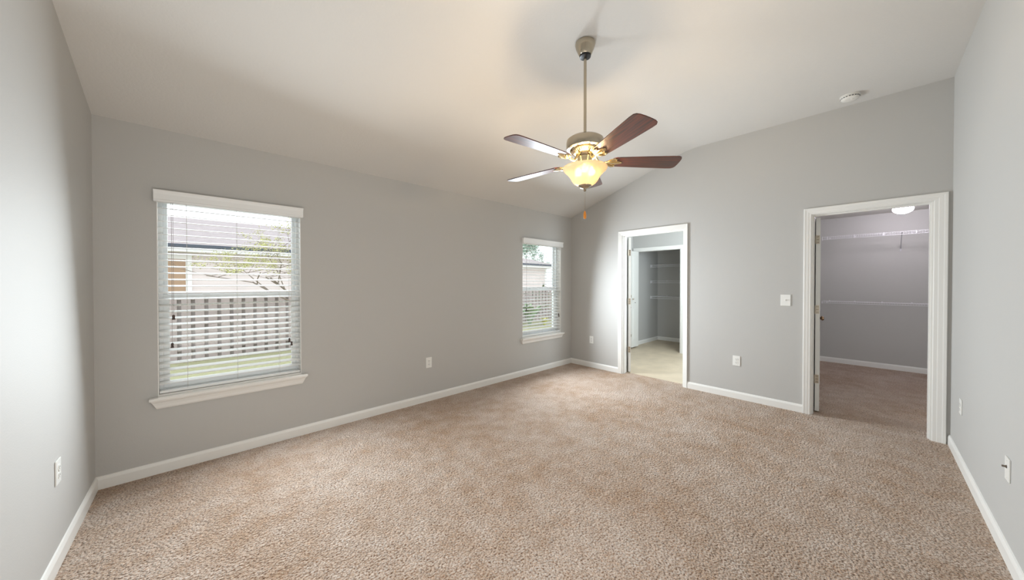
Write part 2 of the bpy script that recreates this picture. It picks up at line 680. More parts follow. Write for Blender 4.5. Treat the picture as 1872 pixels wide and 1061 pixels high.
door(1, D1, 'narrow white doorway to the bathroom, its door swung inwards', 2.935, 0.80, 122, True)
door(2, D2, 'wide white doorway to the walk-in closet, its door swung inwards', 0.852, 0.742, 96.3, True)

# linen closet opening in the bathroom
r = thing('trim_1', (7.22, (LIN[0] + LIN[1]) / 2, 0), 'white casing around the linen closet opening inside the bathroom', 'door trim', kind='structure')
b = NB()
casing(b, 7.22, -1, LIN[0], LIN[1] - 0.03, 2.012)
obj('casing', b, M_TRIM, r)
b = NB()
box(b, 7.2205, 7.335, LIN[0] + e, LIN[0] + 0.014, 0, 2.0145)
box(b, 7.2205, 7.335, LIN[1] - 0.014, LIN[1] - e, 0, 2.0145)
box(b, 7.2205, 7.335, LIN[0] + 0.014, LIN[1] - 0.014, 2.0, 2.0148)
obj('jamb', b, M_TRIM, r)

# folded bifold door
r = thing('door_3', (7.05, 3.785, 0), 'white panelled bifold door folded open beside the linen closet', 'door', kind='structure')


def bifold(xa, xb, ya, yb, front):
    b = NB()
    box(b, xa, xb, ya, yb, 0.03, 1.995, 0.0015)
    xm = (xa + xb) / 2
    for za, zb in ((0.16, 0.86), (1.02, 1.90)):
        box(b, xa + 0.05, xb - 0.05, front - 0.004, front + 0.004, za, zb, 0.003)
        box(b, xa + 0.075, xb - 0.075, front - 0.008, front + 0.006, za + 0.03, zb - 0.03, 0.005)
    return b


obj('panel', bifold(6.915, 7.205, 3.762, 3.790, 3.762), M_DOOR, r)
obj('panel', bifold(6.915, 7.205, 3.800, 3.828, 3.828), M_DOOR, r)
b = NB()
lathe(b, [(0.008, 0.0), (0.007, -0.012), (0.016, -0.022), (0.017, -0.030), (0.010, -0.037)], (6.935, 3.762, 1.02), 20, 'Y')
obj('knob', b, M_HINGE, r, True)
b = NB()
box(b, 6.912, 6.915, 3.765, 3.825, 1.05, 1.10)
box(b, 6.912, 6.915, 3.765, 3.825, 0.25, 0.30)
obj('hinge', b, M_HINGE, r)
b = NB()
tube(b, [(7.06, 3.761, 0.940), (7.06, 3.757, 0.940)], 0.006, 10)
box(b, 7.045, 7.075, 3.7605, 3.7620, 0.934, 0.946)
obj('latch', b, M_DARK, r)

# ------------------------------------------------------------------ windows


def ring(b, x0, x1, z0, z1, y0, y1, w, wb=None, wt=None):
    wb = wb or w
    wt = wt or w
    box(b, x0, x0 + w, y0, y1, z0, z1)
    box(b, x1 - w, x1, y0, y1, z0, z1)
    box(b, x0 + w, x1 - w, y0, y1, z0, z0 + wb)
    box(b, x0 + w, x1 - w, y0, y1, z1 - wt, z1)


def window(n, x0, x1, label):
    r = thing('window_%d' % n, ((x0 + x1) / 2, WY + 0.1, WZ0), label, 'window', kind='structure')
    b = NB()
    ring(b, x0 + e, x1 - e, WZ0, WZ1, WY + 0.084, WY + EX + 0.01, 0.024)
    obj('window_frame', b, M_VINYL, r)
    b = NB()
    ring(b, x0 + 0.0002, x1 - 0.0002, WZ0 + 0.0002, WZ1 - 0.0002, WY - 0.0006, WY + 0.0838, 0.004, 0.0005, 0.004)
    obj('lit_reveal_lining', b, M_TRIM, r)  # added white liner; the light on the drywall return put into its colour
    zm = 1.247
    xa, xb = x0 + 0.0245, x1 - 0.0245
    b = NB()
    ring(b, xa, xb, zm - 0.018, WZ1 - 0.0245, WY + 0.130, WY + 0.156, 0.022, 0.038)
    us = obj('upper_sash', b, M_VINYL, r)
    b = NB()
    ring(b, xa, xb, WZ0 + 0.0245, zm + 0.018, WY + 0.098, WY + 0.126, 0.030, 0.045, 0.038)
    ls = obj('lower_sash', b, M_VINYL, r)
    b = NB()
    box(b, xa + 0.022, xb - 0.022, WY + 0.142, WY + 0.145, zm + 0.02, WZ1 - 0.046)
    obj('pane', b, M_GLASS, us)
    b = NB()
    box(b, xa + 0.030, xb - 0.030, WY + 0.110, WY + 0.113, WZ0 + 0.069, zm - 0.02)
    obj('pane', b, M_GLASS, ls)
    b = NB()
    xc = (x0 + x1) / 2
    for d in (-0.18, 0.18):
        box(b, xc + d - 0.022, xc + d + 0.022, WY + 0.104, WY + 0.128, zm + 0.018, zm + 0.030, 0.003)
    obj('sash_lock', b, M_VINYL, r)
    # stool board with horns and a moulded apron beneath
    b = NB()
    box(b, x0 + e, x1 - e, WY - 0.001, WY + 0.083, 0.535, WZ0, 0.0)
    box(b, x0 - 0.042, x1 + 0.042, WY - 0.052, WY - 0.0002, 0.523, 0.544, 0.006)
    box(b, x0 + e, x1 - e, WY - 0.048, WY, 0.535, 0.548, 0.004)
    obj('stool', b, M_TRIM, r)
    b = NB()
    prof = [(0.0002, 0.524), (0.036, 0.524), (0.034, 0.514), (0.026, 0.506), (0.020, 0.488), (0.018, 0.470), (0.012, 0.460), (0.0002, 0.460)]
    rows = []
    for d, z in prof:
        k = 0.030 * (0.524 - z) / 0.064
        rows.append([b.verts.new((x, WY - d, z)) for x in (x0 - 0.036 + k, x1 + 0.036 - k)])
    m = len(rows)
    for i in range(m):
        a, c = rows[i], rows[(i + 1) % m]
        b.faces.new((a[0], a[1], c[1], c[0]))
    b.faces.new([q[0] for q in rows])
    b.faces.new([q[1] for q in rows][::-1])
    obj('apron', b, M_TRIM, r)
    return r


window(1, *WIN[0], 'white single-hung window closest to the left wall, a thin tree outside')
window(2, *WIN[1], 'white window beside the narrow bathroom doorway')


def blind(x0, x1, label, cords, group='white window blinds'):
    r = thing('window_blind', ((x0 + x1) / 2, WY + 0.04, WZ0), label, 'window blind', group)
    w = x1 - x0
    # valance: moulded board with returns
    b = NB()
    va, vb = x0 - 0.012, x1 + 0.014
    prof = [(0.030, 1.922), (0.036, 1.924), (0.040, 1.932), (0.037, 1.940), (0.037, 1.975), (0.040, 1.988), (0.045, 1.996), (0.045, 2.003), (0.030, 2.003)]
    prism(b, prof, lambda u, v, t: (t, WY - u, v), va, vb)
    for xa in (va, vb - 0.012):
        box(b, xa, xa + 0.012, WY - 0.030, WY - 0.0003, 1.922, 2.003)
    obj('valance', b, M_SLAT, r)
    b = NB()
    box(b, x0 + 0.004, x1 - 0.004, WY + 0.012, WY + 0.066, 1.925, 1.975)
    obj('headrail', b, M_SLAT, r)
    b = NB()
    sa, sb = x0 + 0.006, x1 - 0.006
    n, pitch, top = 28, 0.0466, 1.889
    tilt = math.radians(11)
    for k in range(n):
        z = top - k * pitch
        M = Matrix.Translation((0, WY + 0.040, z)) @ Matrix.Rotation(tilt, 4, 'X')
        # slightly crowned slat
        poly = [(-0.0262, 0.0), (-0.012, 0.0012), (0.012, 0.0012), (0.0262, 0.0), (0.0262, -0.0036), (0.012, -0.0024), (-0.012, -0.0024), (-0.0262, -0.0036)]
        t = bmesh.new()
        prism(t, poly, lambda u, v, q: (q, u, v), sa, sb)
        t.transform(M)
        merge(b, t)
    obj('slats', b, M_SLAT, r)
    b = NB()
    box(b, sa, sb, WY + 0.016, WY + 0.064, 0.558, 0.576, 0.004)
    obj('bottom_rail', b, M_SLAT, r)
    for f in (0.173, 0.503, 0.822):
        b = NB()
        x = x0 + w * f
        for y in (WY + 0.0115, WY + 0.0675):
            tube(b, [(x, y, 1.93), (x, y, 0.576)], 0.0009, 6)
        obj('ladder_cord', b, M_CORD, r)
    for dx, z in cords:
        b = NB()
        x = x0 + dx
        tube(b, [(x, WY + 0.006, 1.94), (x, WY + 0.006, z + 0.028)], 0.0011, 6)
        c = obj('lift_cord', b, M_CORD if dx > 0.4 else mat('cord_grey', (150, 140, 138), 0.7), r)
        b = NB()
        lathe(b, [(0.0035, 0.034), (0.0065, 0.030), (0.0075, 0.022), (0.0060, 0.014), (0.0085, 0.004), (0.0095, 0.0), (0.004, -0.002)], (x, WY + 0.006, z), 14)
        obj('tassel', b, M_TASSEL, c, True)
    return r


blind(*WIN[0], 'white slatted blind in the window nearest the left wall', [(0.081, 1.085), (0.073, 0.882), (0.786, 0.836), (0.802, 0.806)])
blind(*WIN[1], 'white slatted blind in the window beside the bathroom doorway', [(0.097, 1.00), (0.090, 0.94), (0.835, 0.82), (0.842, 0.80)])

# ------------------------------------------------------------------ ceiling fan
FX, FY = 2.515, 1.857
fan = thing('ceiling_fan', (FX, FY, H2), 'five-blade mahogany ceiling fan with a glowing glass bowl, hung from the vaulted ceiling', 'ceiling fan')
C = (FX, FY, 0)
b = NB()
lathe(b, [(0.060, H2 - 0.0003), (0.070, H2 - 0.006), (0.071, H2 - 0.014), (0.064, H2 - 0.040), (0.050, H2 - 0.072), (0.042, H2 - 0.088), (0.040, H2 - 0.090)], C, 48)
obj('canopy', b, M_NICKEL, fan, True)
b = NB()
lathe(b, [(0.039, H2 - 0.0902), (0.041, H2 - 0.094), (0.038, H2 - 0.103), (0.014, H2 - 0.106)], C, 40)
obj('canopy_ring', b, M_BLACK, fan, True)
b = NB()
lathe(b, [(0.0105, H2 - 0.106), (0.0105, 2.39)], C, 20)
obj('downrod', b, M_NICKEL, fan, True)
b = NB()
lathe(b, [(0.020, 2.392), (0.060, 2.388), (0.112, 2.378), (0.128, 2.366), (0.131, 2.352), (0.131, 2.312), (0.128, 2.302), (0.112, 2.296), (0.104, 2.296)], C, 56)
obj('motor_housing', b, M_NICKEL, fan, True)
b = NB()
lathe(b, [(0.104, 2.2958), (0.106, 2.292), (0.098, 2.283), (0.078, 2.271), (0.066, 2.266), (0.050, 2.265)], C, 56)
vr = obj('vent_ring', b, M_LIT_NICKEL_BRASS, fan, True)
b = NB()
for k in range(36):
    a = 2 * math.pi * k / 36
    M = Matrix.Translation((FX, FY, 0)) @ Matrix.Rotation(a, 4, 'Z') @ Matrix.Translation((0.0885, 0, 2.2768)) @ Matrix.Rotation(math.radians(-31), 4, 'Y')
    box(b, -0.0095, 0.0095, -0.0022, 0.0022, -0.0012, 0.0012, 0, M)
obj('vent_slots', b, M_DARK, vr)
b = NB()
lathe(b, [(0.055, 2.2649), (0.050, 2.254), (0.050, 2.249), (0.036, 2.247)], C, 40)
obj('flywheel', b, M_DARK, fan, True)
b = NB()
lathe(b, [(0.046, 2.2469), (0.053, 2.245), (0.054, 2.228), (0.050, 2.192), (0.052, 2.184), (0.048, 2.178), (0.030, 2.176)], C, 48)
obj('switch_housing', b, M_LIT_NICKEL_BRASS, fan, True)

ZB, PT = 2.214, math.radians(10.5)
TH0 = 171.93
DROOP = (1.3, -1.5, 0.0, -0.8, 0.4)     # the blades do not sit perfectly level


def blade_poly():
    up = [(0.185, 0.030), (0.192, 0.044), (0.215, 0.057), (0.30, 0.062), (0.45, 0.071), (0.60, 0.078), (0.636, 0.077), (0.651, 0.068), (0.659, 0.050), (0.662, 0.015)]
    return up + [(x, -y) for x, y in reversed(up)]


def iron_poly():
    up = [(0.135, 0.011), (0.152, 0.016), (0.166, 0.033), (0.182, 0.046), (0.204, 0.051), (0.222, 0.041), (0.212, 0.027), (0.226, 0.020), (0.252, 0.012), (0.262, 0.0)]
    return up + [(x, -y) for x, y in reversed(up[:-1])]


def blade_uv(o):
    me = o.data
    uv = me.uv_layers.new(name='UVMap')
    for lp in me.loops:
        v = me.vertices[lp.vertex_index].co
        uv.data[lp.index].uv = (v.x, v.y)


for k in range(5):
    a = math.radians(TH0 - 72 * k)
    R = Matrix.Translation((FX, FY, 0)) @ Matrix.Rotation(a, 4, 'Z')
    M = R @ Matrix.Translation((0, 0, ZB)) @ Matrix.Rotation(math.radians(-DROOP[k]), 4, 'Y') @ Matrix.Rotation(-PT, 4, 'X')
    b = NB()
    prism(b, blade_poly(), lambda u, v, t: (u, v, t), -0.003, 0.003)
    uvl = b.loops.layers.uv.new('UVMap')
    for f in b.faces:
        for lp in f.loops:
            lp[uvl].uv = (lp.vert.co.x + 0.37 * k, lp.vert.co.y)
    b.transform(M)
    bl = obj('blade', b, M_BLADE, fan)
    b = NB()
    prism(b, iron_poly(), lambda u, v, t: (u, v, t), -0.0075, -0.0032)
    for s in (-1, 1):      # raised scrolls of the bracket
        tube(b, [(0.145, s * 0.010, -0.008), (0.168, s * 0.026, -0.011), (0.190, s * 0.042, -0.011), (0.212, s * 0.044, -0.009), (0.214, s * 0.031, -0.009), (0.198, s * 0.024, -0.010)],
             [0.003, 0.005, 0.006, 0.005, 0.0045, 0.003], 8)
    tube(b, [(0.15, 0, -0.008), (0.19, 0, -0.011), (0.235, 0, -0.010), (0.258, 0, -0.007)], [0.006, 0.007, 0.005, 0.002], 8)
    b.transform(M)
    t = NB()
    tube(t, [(0.052, 0, 2.257), (0.075, 0, 2.248), (0.092, 0, 2.220), (0.110, 0, 2.199), (0.130, 0, 2.199), (0.152, 0, ZB - 0.007)], [0.010, 0.009, 0.008, 0.0075, 0.0075, 0.008], 10)
    # small ring below the arm
    t.transform(R)
    merge(b, t)
    obj('blade_bracket', b, M_LIT_NICKEL_BRASS, bl, True)

# light bowl: an open alabaster bell with a rolled rim
b = NB()
out = [(0.044, 2.044), (0.060, 2.049), (0.078, 2.062), (0.091, 2.080), (0.102, 2.100), (0.114, 2.118), (0.132, 2.138), (0.148, 2.152), (0.156, 2.164), (0.156, 2.171)]
inn = [(0.151, 2.171), (0.144, 2.156), (0.128, 2.142), (0.110, 2.121), (0.098, 2.102), (0.087, 2.082), (0.075, 2.066), (0.058, 2.053), (0.044, 2.049)]
lathe(b, out + inn, C, 64, cap=False)
bowl = obj('light_bowl', b, M_BOWL, fan, True)
b = NB()
lathe(b, [(0.006, 2.178), (0.006, 2.046)], C, 12)
obj('lamp_stem', b, M_LIT_NICKEL_BRASS, fan, True)
b = NB()
lathe(b, [(0.045, 2.0478), (0.046, 2.0436), (0.040, 2.034), (0.026, 2.024), (0.010, 2.020), (0.009, 2.012), (0.011, 2.008), (0.006, 2.003)], C, 36)
obj('finial', b, M_NICKEL, fan, True)
for ang in (215, 335, 95):
    a = math.radians(ang)
    cx, cy = FX + 0.055 * math.cos(a), FY + 0.055 * math.sin(a)
    b = NB()
    lathe(b, [(0.010, 2.182), (0.013, 2.174), (0.022, 2.160), (0.025, 2.146), (0.022, 2.133), (0.012, 2.124), (0.003, 2.122)], (cx, cy, 0), 20)
    obj('light_bulb', b, M_BULB, fan, True)
b = NB()
tube(b, [(FX + 0.03, FY - 0.004, 2.18), (FX + 0.055, FY - 0.004, 2.176), (FX + 0.060, FY - 0.004, 2.172)], 0.002, 6)
obj('lamp_holder', b, M_LIT_NICKEL_BRASS, fan, True)
b = NB()
z = 2.003
while z > 1.865:
    lathe(b, [(0.0006, z), (0.0016, z - 0.0016), (0.0006, z - 0.0032)], C, 6, cap=False)
    z -= 0.0036
tube(b, [(FX, FY, 2.004), (FX, FY, 1.862)], 0.0007, 6)
ch = obj('pull_chain', b, M_NICKEL, fan, True)
b = NB()
lathe(b, [(0.002, 1.864), (0.006, 1.858), (0.0095, 1.842), (0.0105, 1.825), (0.009, 1.812), (0.004, 1.807)], C, 20)
obj('pull_fob', b, M_AMBER, ch, True)

# ------------------------------------------------------------------ smoke detector, outlets, switch
SD = (4.845, 0.60, H2)
r = thing('smoke_detector', SD, 'round white smoke detector on the flat ceiling by the gable wall', 'smoke detector')
b = NB()
lathe(b, [(0.070, H2 - 0.0003), (0.070, H2 - 0.008), (0.064, H2 - 0.010)], (SD[0], SD[1], 0), 44)
obj('base_plate', b, M_SMOKE, r, True)
b = NB()
lathe(b, [(0.060, H2 - 0.0102), (0.064, H2 - 0.014), (0.062, H2 - 0.028), (0.052, H2 - 0.037), (0.030, H2 - 0.040)], (SD[0], SD[1], 0), 44)
obj('cover', b, M_SMOKE, r, True)
b = NB()
lathe(b, [(0.009, H2 - 0.0402), (0.009, H2 - 0.043), (0.006, H2 - 0.044)], (SD[0] - 0.02, SD[1] - 0.012, 0), 18)
obj('test_button', b, M_SMOKE, r, True)
b = NB()
for k in range(20):
    a = 2 * math.pi * k / 20
    M = Matrix.Translation((SD[0], SD[1], H2 - 0.021)) @ Matrix.Rotation(a, 4, 'Z')
    box(b, 0.0622, 0.0640, -0.006, 0.006, -0.003, 0.003, 0, M)
obj('vent_slots', b, M_DARK, r)


def wall_matrix(wall, s, z):
    """local x across the plate, y out of the wall, z up"""
    if wall == 'windows':
        return Matrix.Translation((s, WY, z)) @ Matrix.Rotation(math.pi, 4, 'Z')
    if wall == 'end':
        return Matrix.Translation((LX, s, z)) @ Matrix.Rotation(math.pi / 2, 4, 'Z')
    if wall == 'left':
        return Matrix.Translation((0, s, z)) @ Matrix.Rotation(-math.pi / 2, 4, 'Z')
    return Matrix.Translation((s, 0, z))


def plate(name, wall, s, z, w, h, label, cat, group, kind):
    M = wall_matrix(wall, s, z)
    r = thing(name, M.translation, label, cat, group)
    b = NB()
    box(b, -w / 2, w / 2, 0.0004, 0.006, -h / 2, h / 2, 0.0022, M)
    obj('cover_plate', b, M_PLATE, r)
    if kind == 'outlet':
        for dz in (-0.0195, 0.0195):
            b = NB()
            poly = [(0.017 * math.cos(t) if abs(math.sin(t)) < 0.8 else 0.017 * math.cos(t), max(-0.0135, min(0.0135, 0.0175 * math.sin(t)))) for t in [2 * math.pi * i / 24 for i in range(24)]]
            prism(b, poly, lambda u, v, t: (u, t, v + dz), 0.0058, 0.0085)
            b.transform(M)
            rc = obj('receptacle', b, M_PLATE, r)
            b = NB()
            box(b, -0.0075, -0.0050, 0.0080, 0.0088, dz - 0.003, dz + 0.006)
            box(b, 0.0050, 0.0075, 0.0080, 0.0088, dz - 0.003, dz + 0.006)
            lathe(b, [(0.0026, 0.0080), (0.0026, 0.0088)], (0, 0, dz - 0.0085), 10, 'Y')
            b.transform(M)
            obj('slots', b, M_DARK, rc)
        b = NB()
        lathe(b, [(0.003, 0.0056), (0.003, 0.0072), (0.001, 0.0074)], (0, 0, 0), 12, 'Y')
        b.transform(M)
        obj('screw', b, M_HINGE, r)
    elif kind == 'switch':
        b = NB()
        box(b, -0.006, 0.006, 0.0058, 0.0075, -0.012, 0.012, 0.0008, M)
        obj('toggle_collar', b, M_PLATE, r)
        b = NB()
        box(b, -0.0042, 0.0042, -0.004, 0.014, -0.0045, 0.0045, 0.0012, M @ Matrix.Translation((0, 0.007, 0)) @ Matrix.Rotation(math.radians(25), 4, 'X'))
        obj('toggle', b, M_PLATE, r)
        for dz in (-0.030, 0.030):
            b = NB()
            lathe(b, [(0.003, 0.0056), (0.003, 0.0072), (0.001, 0.0074)], (0, 0, dz), 12, 'Y')
            b.transform(M)
            obj('screw', b, M_PLATE, r)
    else:
        b = NB()
        lathe(b, [(0.0075, 0.0058), (0.0075, 0.009), (0.0048, 0.0092), (0.0048, 0.020), (0.003, 0.0205)], (0, 0, 0.012), 14, 'Y')
        b.transform(M)
        obj('cable_jack', b, mat('jack_steel', (120, 112, 104), 0.35, 1.0), r, True)
        for dz in (-0.042, 0.042):
            b = NB()
            lathe(b, [(0.003, 0.0056), (0.003, 0.0072), (0.001, 0.0074)], (0, 0, dz), 12, 'Y')
            b.transform(M)
            obj('screw', b, M_PLATE, r)
    return r


G = 'white duplex wall outlets'
plate('wall_outlet', 'windows', 2.409, 0.440, 0.072, 0.118, 'white duplex outlet on the window wall, between the two windows', 'outlet', G, 'outlet')
plate('wall_outlet', 'end', 3.495, 0.440, 0.070, 0.116, 'white duplex outlet between the far corner and the bathroom doorway', 'outlet', G, 'outlet')
plate('wall_outlet', 'end', 1.521, 0.441, 0.074, 0.116, 'white duplex outlet on the gable wall between the two doorways', 'outlet', G, 'outlet')
plate('wall_outlet', 'left', 3.117, 0.447, 0.074, 0.116, 'white duplex outlet low on the left wall, seen edge-on', 'outlet', G, 'outlet')
plate('wall_outlet', 'right', 4.60, 0.438, 0.074, 0.112, 'white duplex outlet on the right wall by the closet doorway corner', 'outlet', G, 'outlet')
plate('cable_plate', 'right', 3.375, 0.443, 0.074, 0.112, 'white wall plate with a metal cable jack on the right wall', 'cable outlet', None, 'jack')
plate('light_switch', 'end', 1.078, 1.165, 0.084, 0.120, 'white light switch plate left of the closet doorway', 'light switch', None, 'switch')

# ------------------------------------------------------------------ walk-in closet
r = thing('ceiling_light', (7.60, 0.158, H1), 'glowing white globe light on the walk-in closet ceiling', 'ceiling light')
b = NB()
lathe(b, [(0.085, H1 - 0.0003), (0.085, H1 - 0.020), (0.070, H1 - 0.024)], (7.60, 0.158, 0), 36)
obj('base', b, M_PLATE, r, True)
b = NB()
pr = [(0.078, H1 - 0.0205)]
for i in range(1, 12):
    t = math.pi * (0.18 + 0.82 * i / 11)
    pr.append((max(0.002, 0.100 * math.sin(t)), H1 - 0.068 + 0.066 * math.cos(t)))
lathe(b, pr, (7.60, 0.158, 0), 36)
obj('globe', b, M_GLOBE, r, True)


def wire_shelf(x0, x1, y0, y1, z, label, group, brackets, clips, lip=0.045):
    """ventilated wire shelf: front at x0, fixed to the wall at x1"""
    r = thing('wire_shelf', ((x0 + x1) / 2, (y0 + y1) / 2, z), label, 'wire shelf', group)
    b = NB()
    n = int((y1 - y0) / 0.0254)
    for k in range(n + 1):
        y = y0 + (y1 - y0) * k / n
        tube(b, [(x1 - 0.002, y, z), (x0, y, z), (x0, y, z - lip)], 0.0012, 5)
    obj('cross_wires', b, M_WIRE, r)
    b = NB()
    for x, zz, rad in ((x1 - 0.008, z - 0.003, 0.0028), ((x0 + x1) / 2, z - 0.003, 0.0025), (x0 + 0.002, z - 0.003, 0.0032), (x0, z - lip, 0.0032)):
        tube(b, [(x, y0, zz), (x, y1, zz)], rad, 8)
    obj('long_wires', b, M_WIRE, r)
    for y in clips:
        b = NB()
        box(b, x0 - 0.006, x0 + 0.005, y - 0.005, y + 0.005, z - lip - 0.005, z + 0.004, 0.002)
        obj('lip_clip', b, M_WIRE, r)
    for y in brackets:
        b = NB()
        tube(b, [(x0 + 0.03, y, z - 0.006), (x1 - 0.004, y, z - 0.235)], 0.0055, 8)
        box(b, x1 - 0.006, x1 - 0.0004, y - 0.008, y + 0.008, z - 0.275, z - 0.225, 0.001)
        obj('support_bracket', b, mat('bracket_grey', (200, 198, 202), 0.4), r)
    k = 0
    y = y0 + 0.12
    while y < y1:
        b = NB()
        box(b, x1 - 0.016, x1 - 0.0004, y - 0.008, y + 0.008, z - 0.012, z + 0.010, 0.002)
        obj('wall_clip', b, M_WIRE, r)
        y += 0.30
    b = NB()
    box(b, x0 - 0.008, x0 + 0.012, y1 + 0.0, y1 + 0.006, z - lip - 0.012, z + 0.008, 0.002)
    obj('end_cap', b, M_WIRE, r)
    return r


G2 = 'wire shelves in the walk-in closet'
wire_shelf(8.045, 8.35, -0.99, 1.000, 2.108, 'white wire shelf near the closet ceiling, with a diagonal support bracket', G2, [0.145], [0.942, 0.635, 0.324, 0.013, -0.3])
wire_shelf(8.045, 8.35, -0.99, 1.000, 1.045, 'white wire shelf at waist height in the walk-in closet', G2, [-0.5], [0.942], 0.026)
G3 = 'wire shelves in the linen closet'
for z, l in ((1.755, 'highest of three wire shelves in the dim linen closet'), (1.393, 'middle one of three wire shelves in the dim linen closet'), (1.040, 'lowest of three wire shelves in the dim linen closet')):
    wire_shelf(8.06, 8.44, 2.66, WY - 0.008, z, l, G3, [], [3.87])

# ------------------------------------------------------------------ outside
GZ = -0.37
M_LAWN = mat('lawn_green', (158, 156, 124), rough=0.95, bump=0.8, bscale=25, var=0.30, vscale=14, spec=0.05)
bm = NB()
box(bm, -25, 45, WY + EX + 0.02, 40, GZ - 0.2, GZ)
tag(obj('lawn', bm, M_LAWN), 'pale green lawn outside the windows', 'lawn', kind='structure')

# board-on-board fence
M_FENCE = mat('fence_wood', (162, 150, 148), rough=0.9, var=0.25, vscale=2.5, spec=0.1)
M_FENCE2 = mat('fence_wood_gap_lightened', (166, 156, 154), rough=0.9, var=0.25, vscale=2.5, spec=0.1)  # lighter than the front boards, its colour offsetting the shade in their gaps
FYY, FTOP = 10.5, 1.155
fen = thing('wooden_fence', (8, FYY, GZ), 'weathered wooden board fence across the yard behind both windows', 'fence')
b = NB()
b2 = NB()
x = -6.0
rnd = random.Random(3)
while x < 22:
    t = FTOP + rnd.uniform(-0.012, 0.012)
    box(b, x, x + 0.148, FYY - 0.02, FYY, GZ + 0.03, t)
    box(b2, x + 0.107, x + 0.247, FYY + 0.045, FYY + 0.065, GZ + 0.03, t - 0.01)
    x += 0.214
obj('front_boards', b, M_FENCE, fen)
obj('back_boards', b2, M_FENCE2, fen)
b = NB()
for z in (GZ + 0.25, GZ + 0.80, GZ + 1.35):
    box(b, -6, 22, FYY + 0.001, FYY + 0.044, z, z + 0.085)
obj('rails', b, M_FENCE2, fen)
x = -5.0
while x < 22:
    b = NB()
    box(b, x, x + 0.09, FYY + 0.066, FYY + 0.156, GZ, FTOP + 0.02)
    obj('post', b, M_FENCE2, fen)
    x += 2.44

# neighbour's house
M_SIDING = m_stripes('house_siding', (230, 218, 216), (204, 190, 188), 0.13)
M_ROOF = m_stripes('roof_shingles', (158, 148, 148), (136, 126, 126), 0.075, width=0.16, var=0.22)
M_FASCIA = mat('house_fascia', (238, 236, 234), rough=0.6)
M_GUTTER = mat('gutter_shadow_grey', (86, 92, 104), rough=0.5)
M_TAN = mat('tan_panel', (176, 146, 120), rough=0.6, var=0.06)
hs = thing('neighbour_house', (6, 16, GZ), 'single storey house with grey shingle roof beyond the fence', 'house')
hx0, hx1, hy0, hy1 = -9.0, 16.0, 14.0, 22.0
b = NB()
box(b, hx0, hx1, hy0, hy1, GZ, 2.36)
obj('wall', b, M_SIDING, hs)
ex0, ex1, ey0, ey1 = hx0 - 0.5, 16.45, 13.5, 22.5
rz, ry = 3.78, 18.0
b = NB()
V = [b.verts.new(p) for p in ((ex0, ey0, 2.42), (ex1, ey0, 2.42), (ex1, ey1, 2.42), (ex0, ey1, 2.42), (ex0 + 4.4, ry, rz), (ex1 - 4.4, ry, rz))]
for f in ((0, 1, 5, 4), (1, 2, 5), (2, 3, 4, 5), (3, 0, 4), (0, 3, 2, 1)):
    b.faces.new([V[i] for i in f])
obj('roof', b, M_ROOF, hs)
b = NB()
ring_w = 0.03
box(b, ex0, ex1, ey0, ey0 + ring_w, 2.22, 2.4195)
box(b, ex1 - ring_w, ex1, ey0 + ring_w, ey1, 2.22, 2.4195)
box(b, ex0, ex1 - ring_w, ey0 + ring_w, hy0 - 0.001, 2.22, 2.235)
obj('fascia', b, M_FASCIA, hs)
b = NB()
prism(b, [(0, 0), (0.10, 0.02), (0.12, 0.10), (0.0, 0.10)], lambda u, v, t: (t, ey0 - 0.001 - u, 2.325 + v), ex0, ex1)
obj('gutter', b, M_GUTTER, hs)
b = NB()
box(b, -3.2, 0.20, hy0 - 0.03, hy0 - 0.0005, GZ, 2.03)
dr = obj('door', b, M_TAN, hs)
b = NB()
box(b, 0.2005, 0.33, hy0 - 0.05, hy0 - 0.0005, GZ, 2.16)
box(b, -3.4, 0.2003, hy0 - 0.05, hy0 - 0.0005, 2.0305, 2.16)
obj('door_trim', b, M_FASCIA, hs)
b = NB()
box(b, hx1 - 0.14, hx1 + 0.02, hy0 - 0.02, hy0 + 0.14, GZ, 2.21)
obj('corner_board', b, M_FASCIA, hs)
b = NB()
box(b, 12.5, 13.7, hy0 - 0.03, hy0 - 0.0005, 0.7, 2.0)
obj('window', b, M_FASCIA, hs)

# trees and plants
M_BARK = mat('bark_grey', (128, 116, 106), rough=0.95, var=0.2, vscale=10)


def m_leaf(name, rgb):
    m, nt, p = nodes_of(name)
    c = lin(rgb)
    oi = nt.nodes.new('ShaderNodeNewGeometry')
    mx = nt.nodes.new('ShaderNodeMix')
    mx.data_type = 'RGBA'
    mx.inputs[6].default_value = (*[v * 0.7 for v in c], 1)
    mx.inputs[7].default_value = (*[min(1, v * 1.3) for v in c], 1)
    nt.links.new(oi.outputs['Random Per Island'], mx.inputs[0])
    nt.links.new(mx.outputs[2], p.inputs['Base Color'])
    p.inputs['Roughness'].default_value = 0.6
    p.inputs['Subsurface Weight'].default_value = 0.0
    return m


M_SPRING = m_leaf('spring_leaves', (184, 182, 126))
M_GREEN = m_leaf('green_leaves', (118, 142, 104))
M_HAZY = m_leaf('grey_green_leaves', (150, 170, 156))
M_YELLOW = m_leaf('yellow_leaves', (206, 204, 96))


def leaf(b, p, L, W, rnd, droop=None):
    d = Vector((rnd.uniform(-1, 1), rnd.uniform(-1, 1), rnd.uniform(-0.6, 0.6))).normalized() if droop is None else droop
    s = d.cross(Vector((rnd.uniform(-1, 1), rnd.uniform(-1, 1), rnd.uniform(-1, 1)))).normalized()
    n = d.cross(s) * W * 0.25
    q = [p, p + d * L * 0.5 + s * W * 0.5 + n, p + d * L, p + d * L * 0.5 - s * W * 0.5 + n]
    v = [b.verts.new(x) for x in q]
    b.faces.new((v[0], v[1], v[2]))
    b.faces.new((v[0], v[2], v[3]))


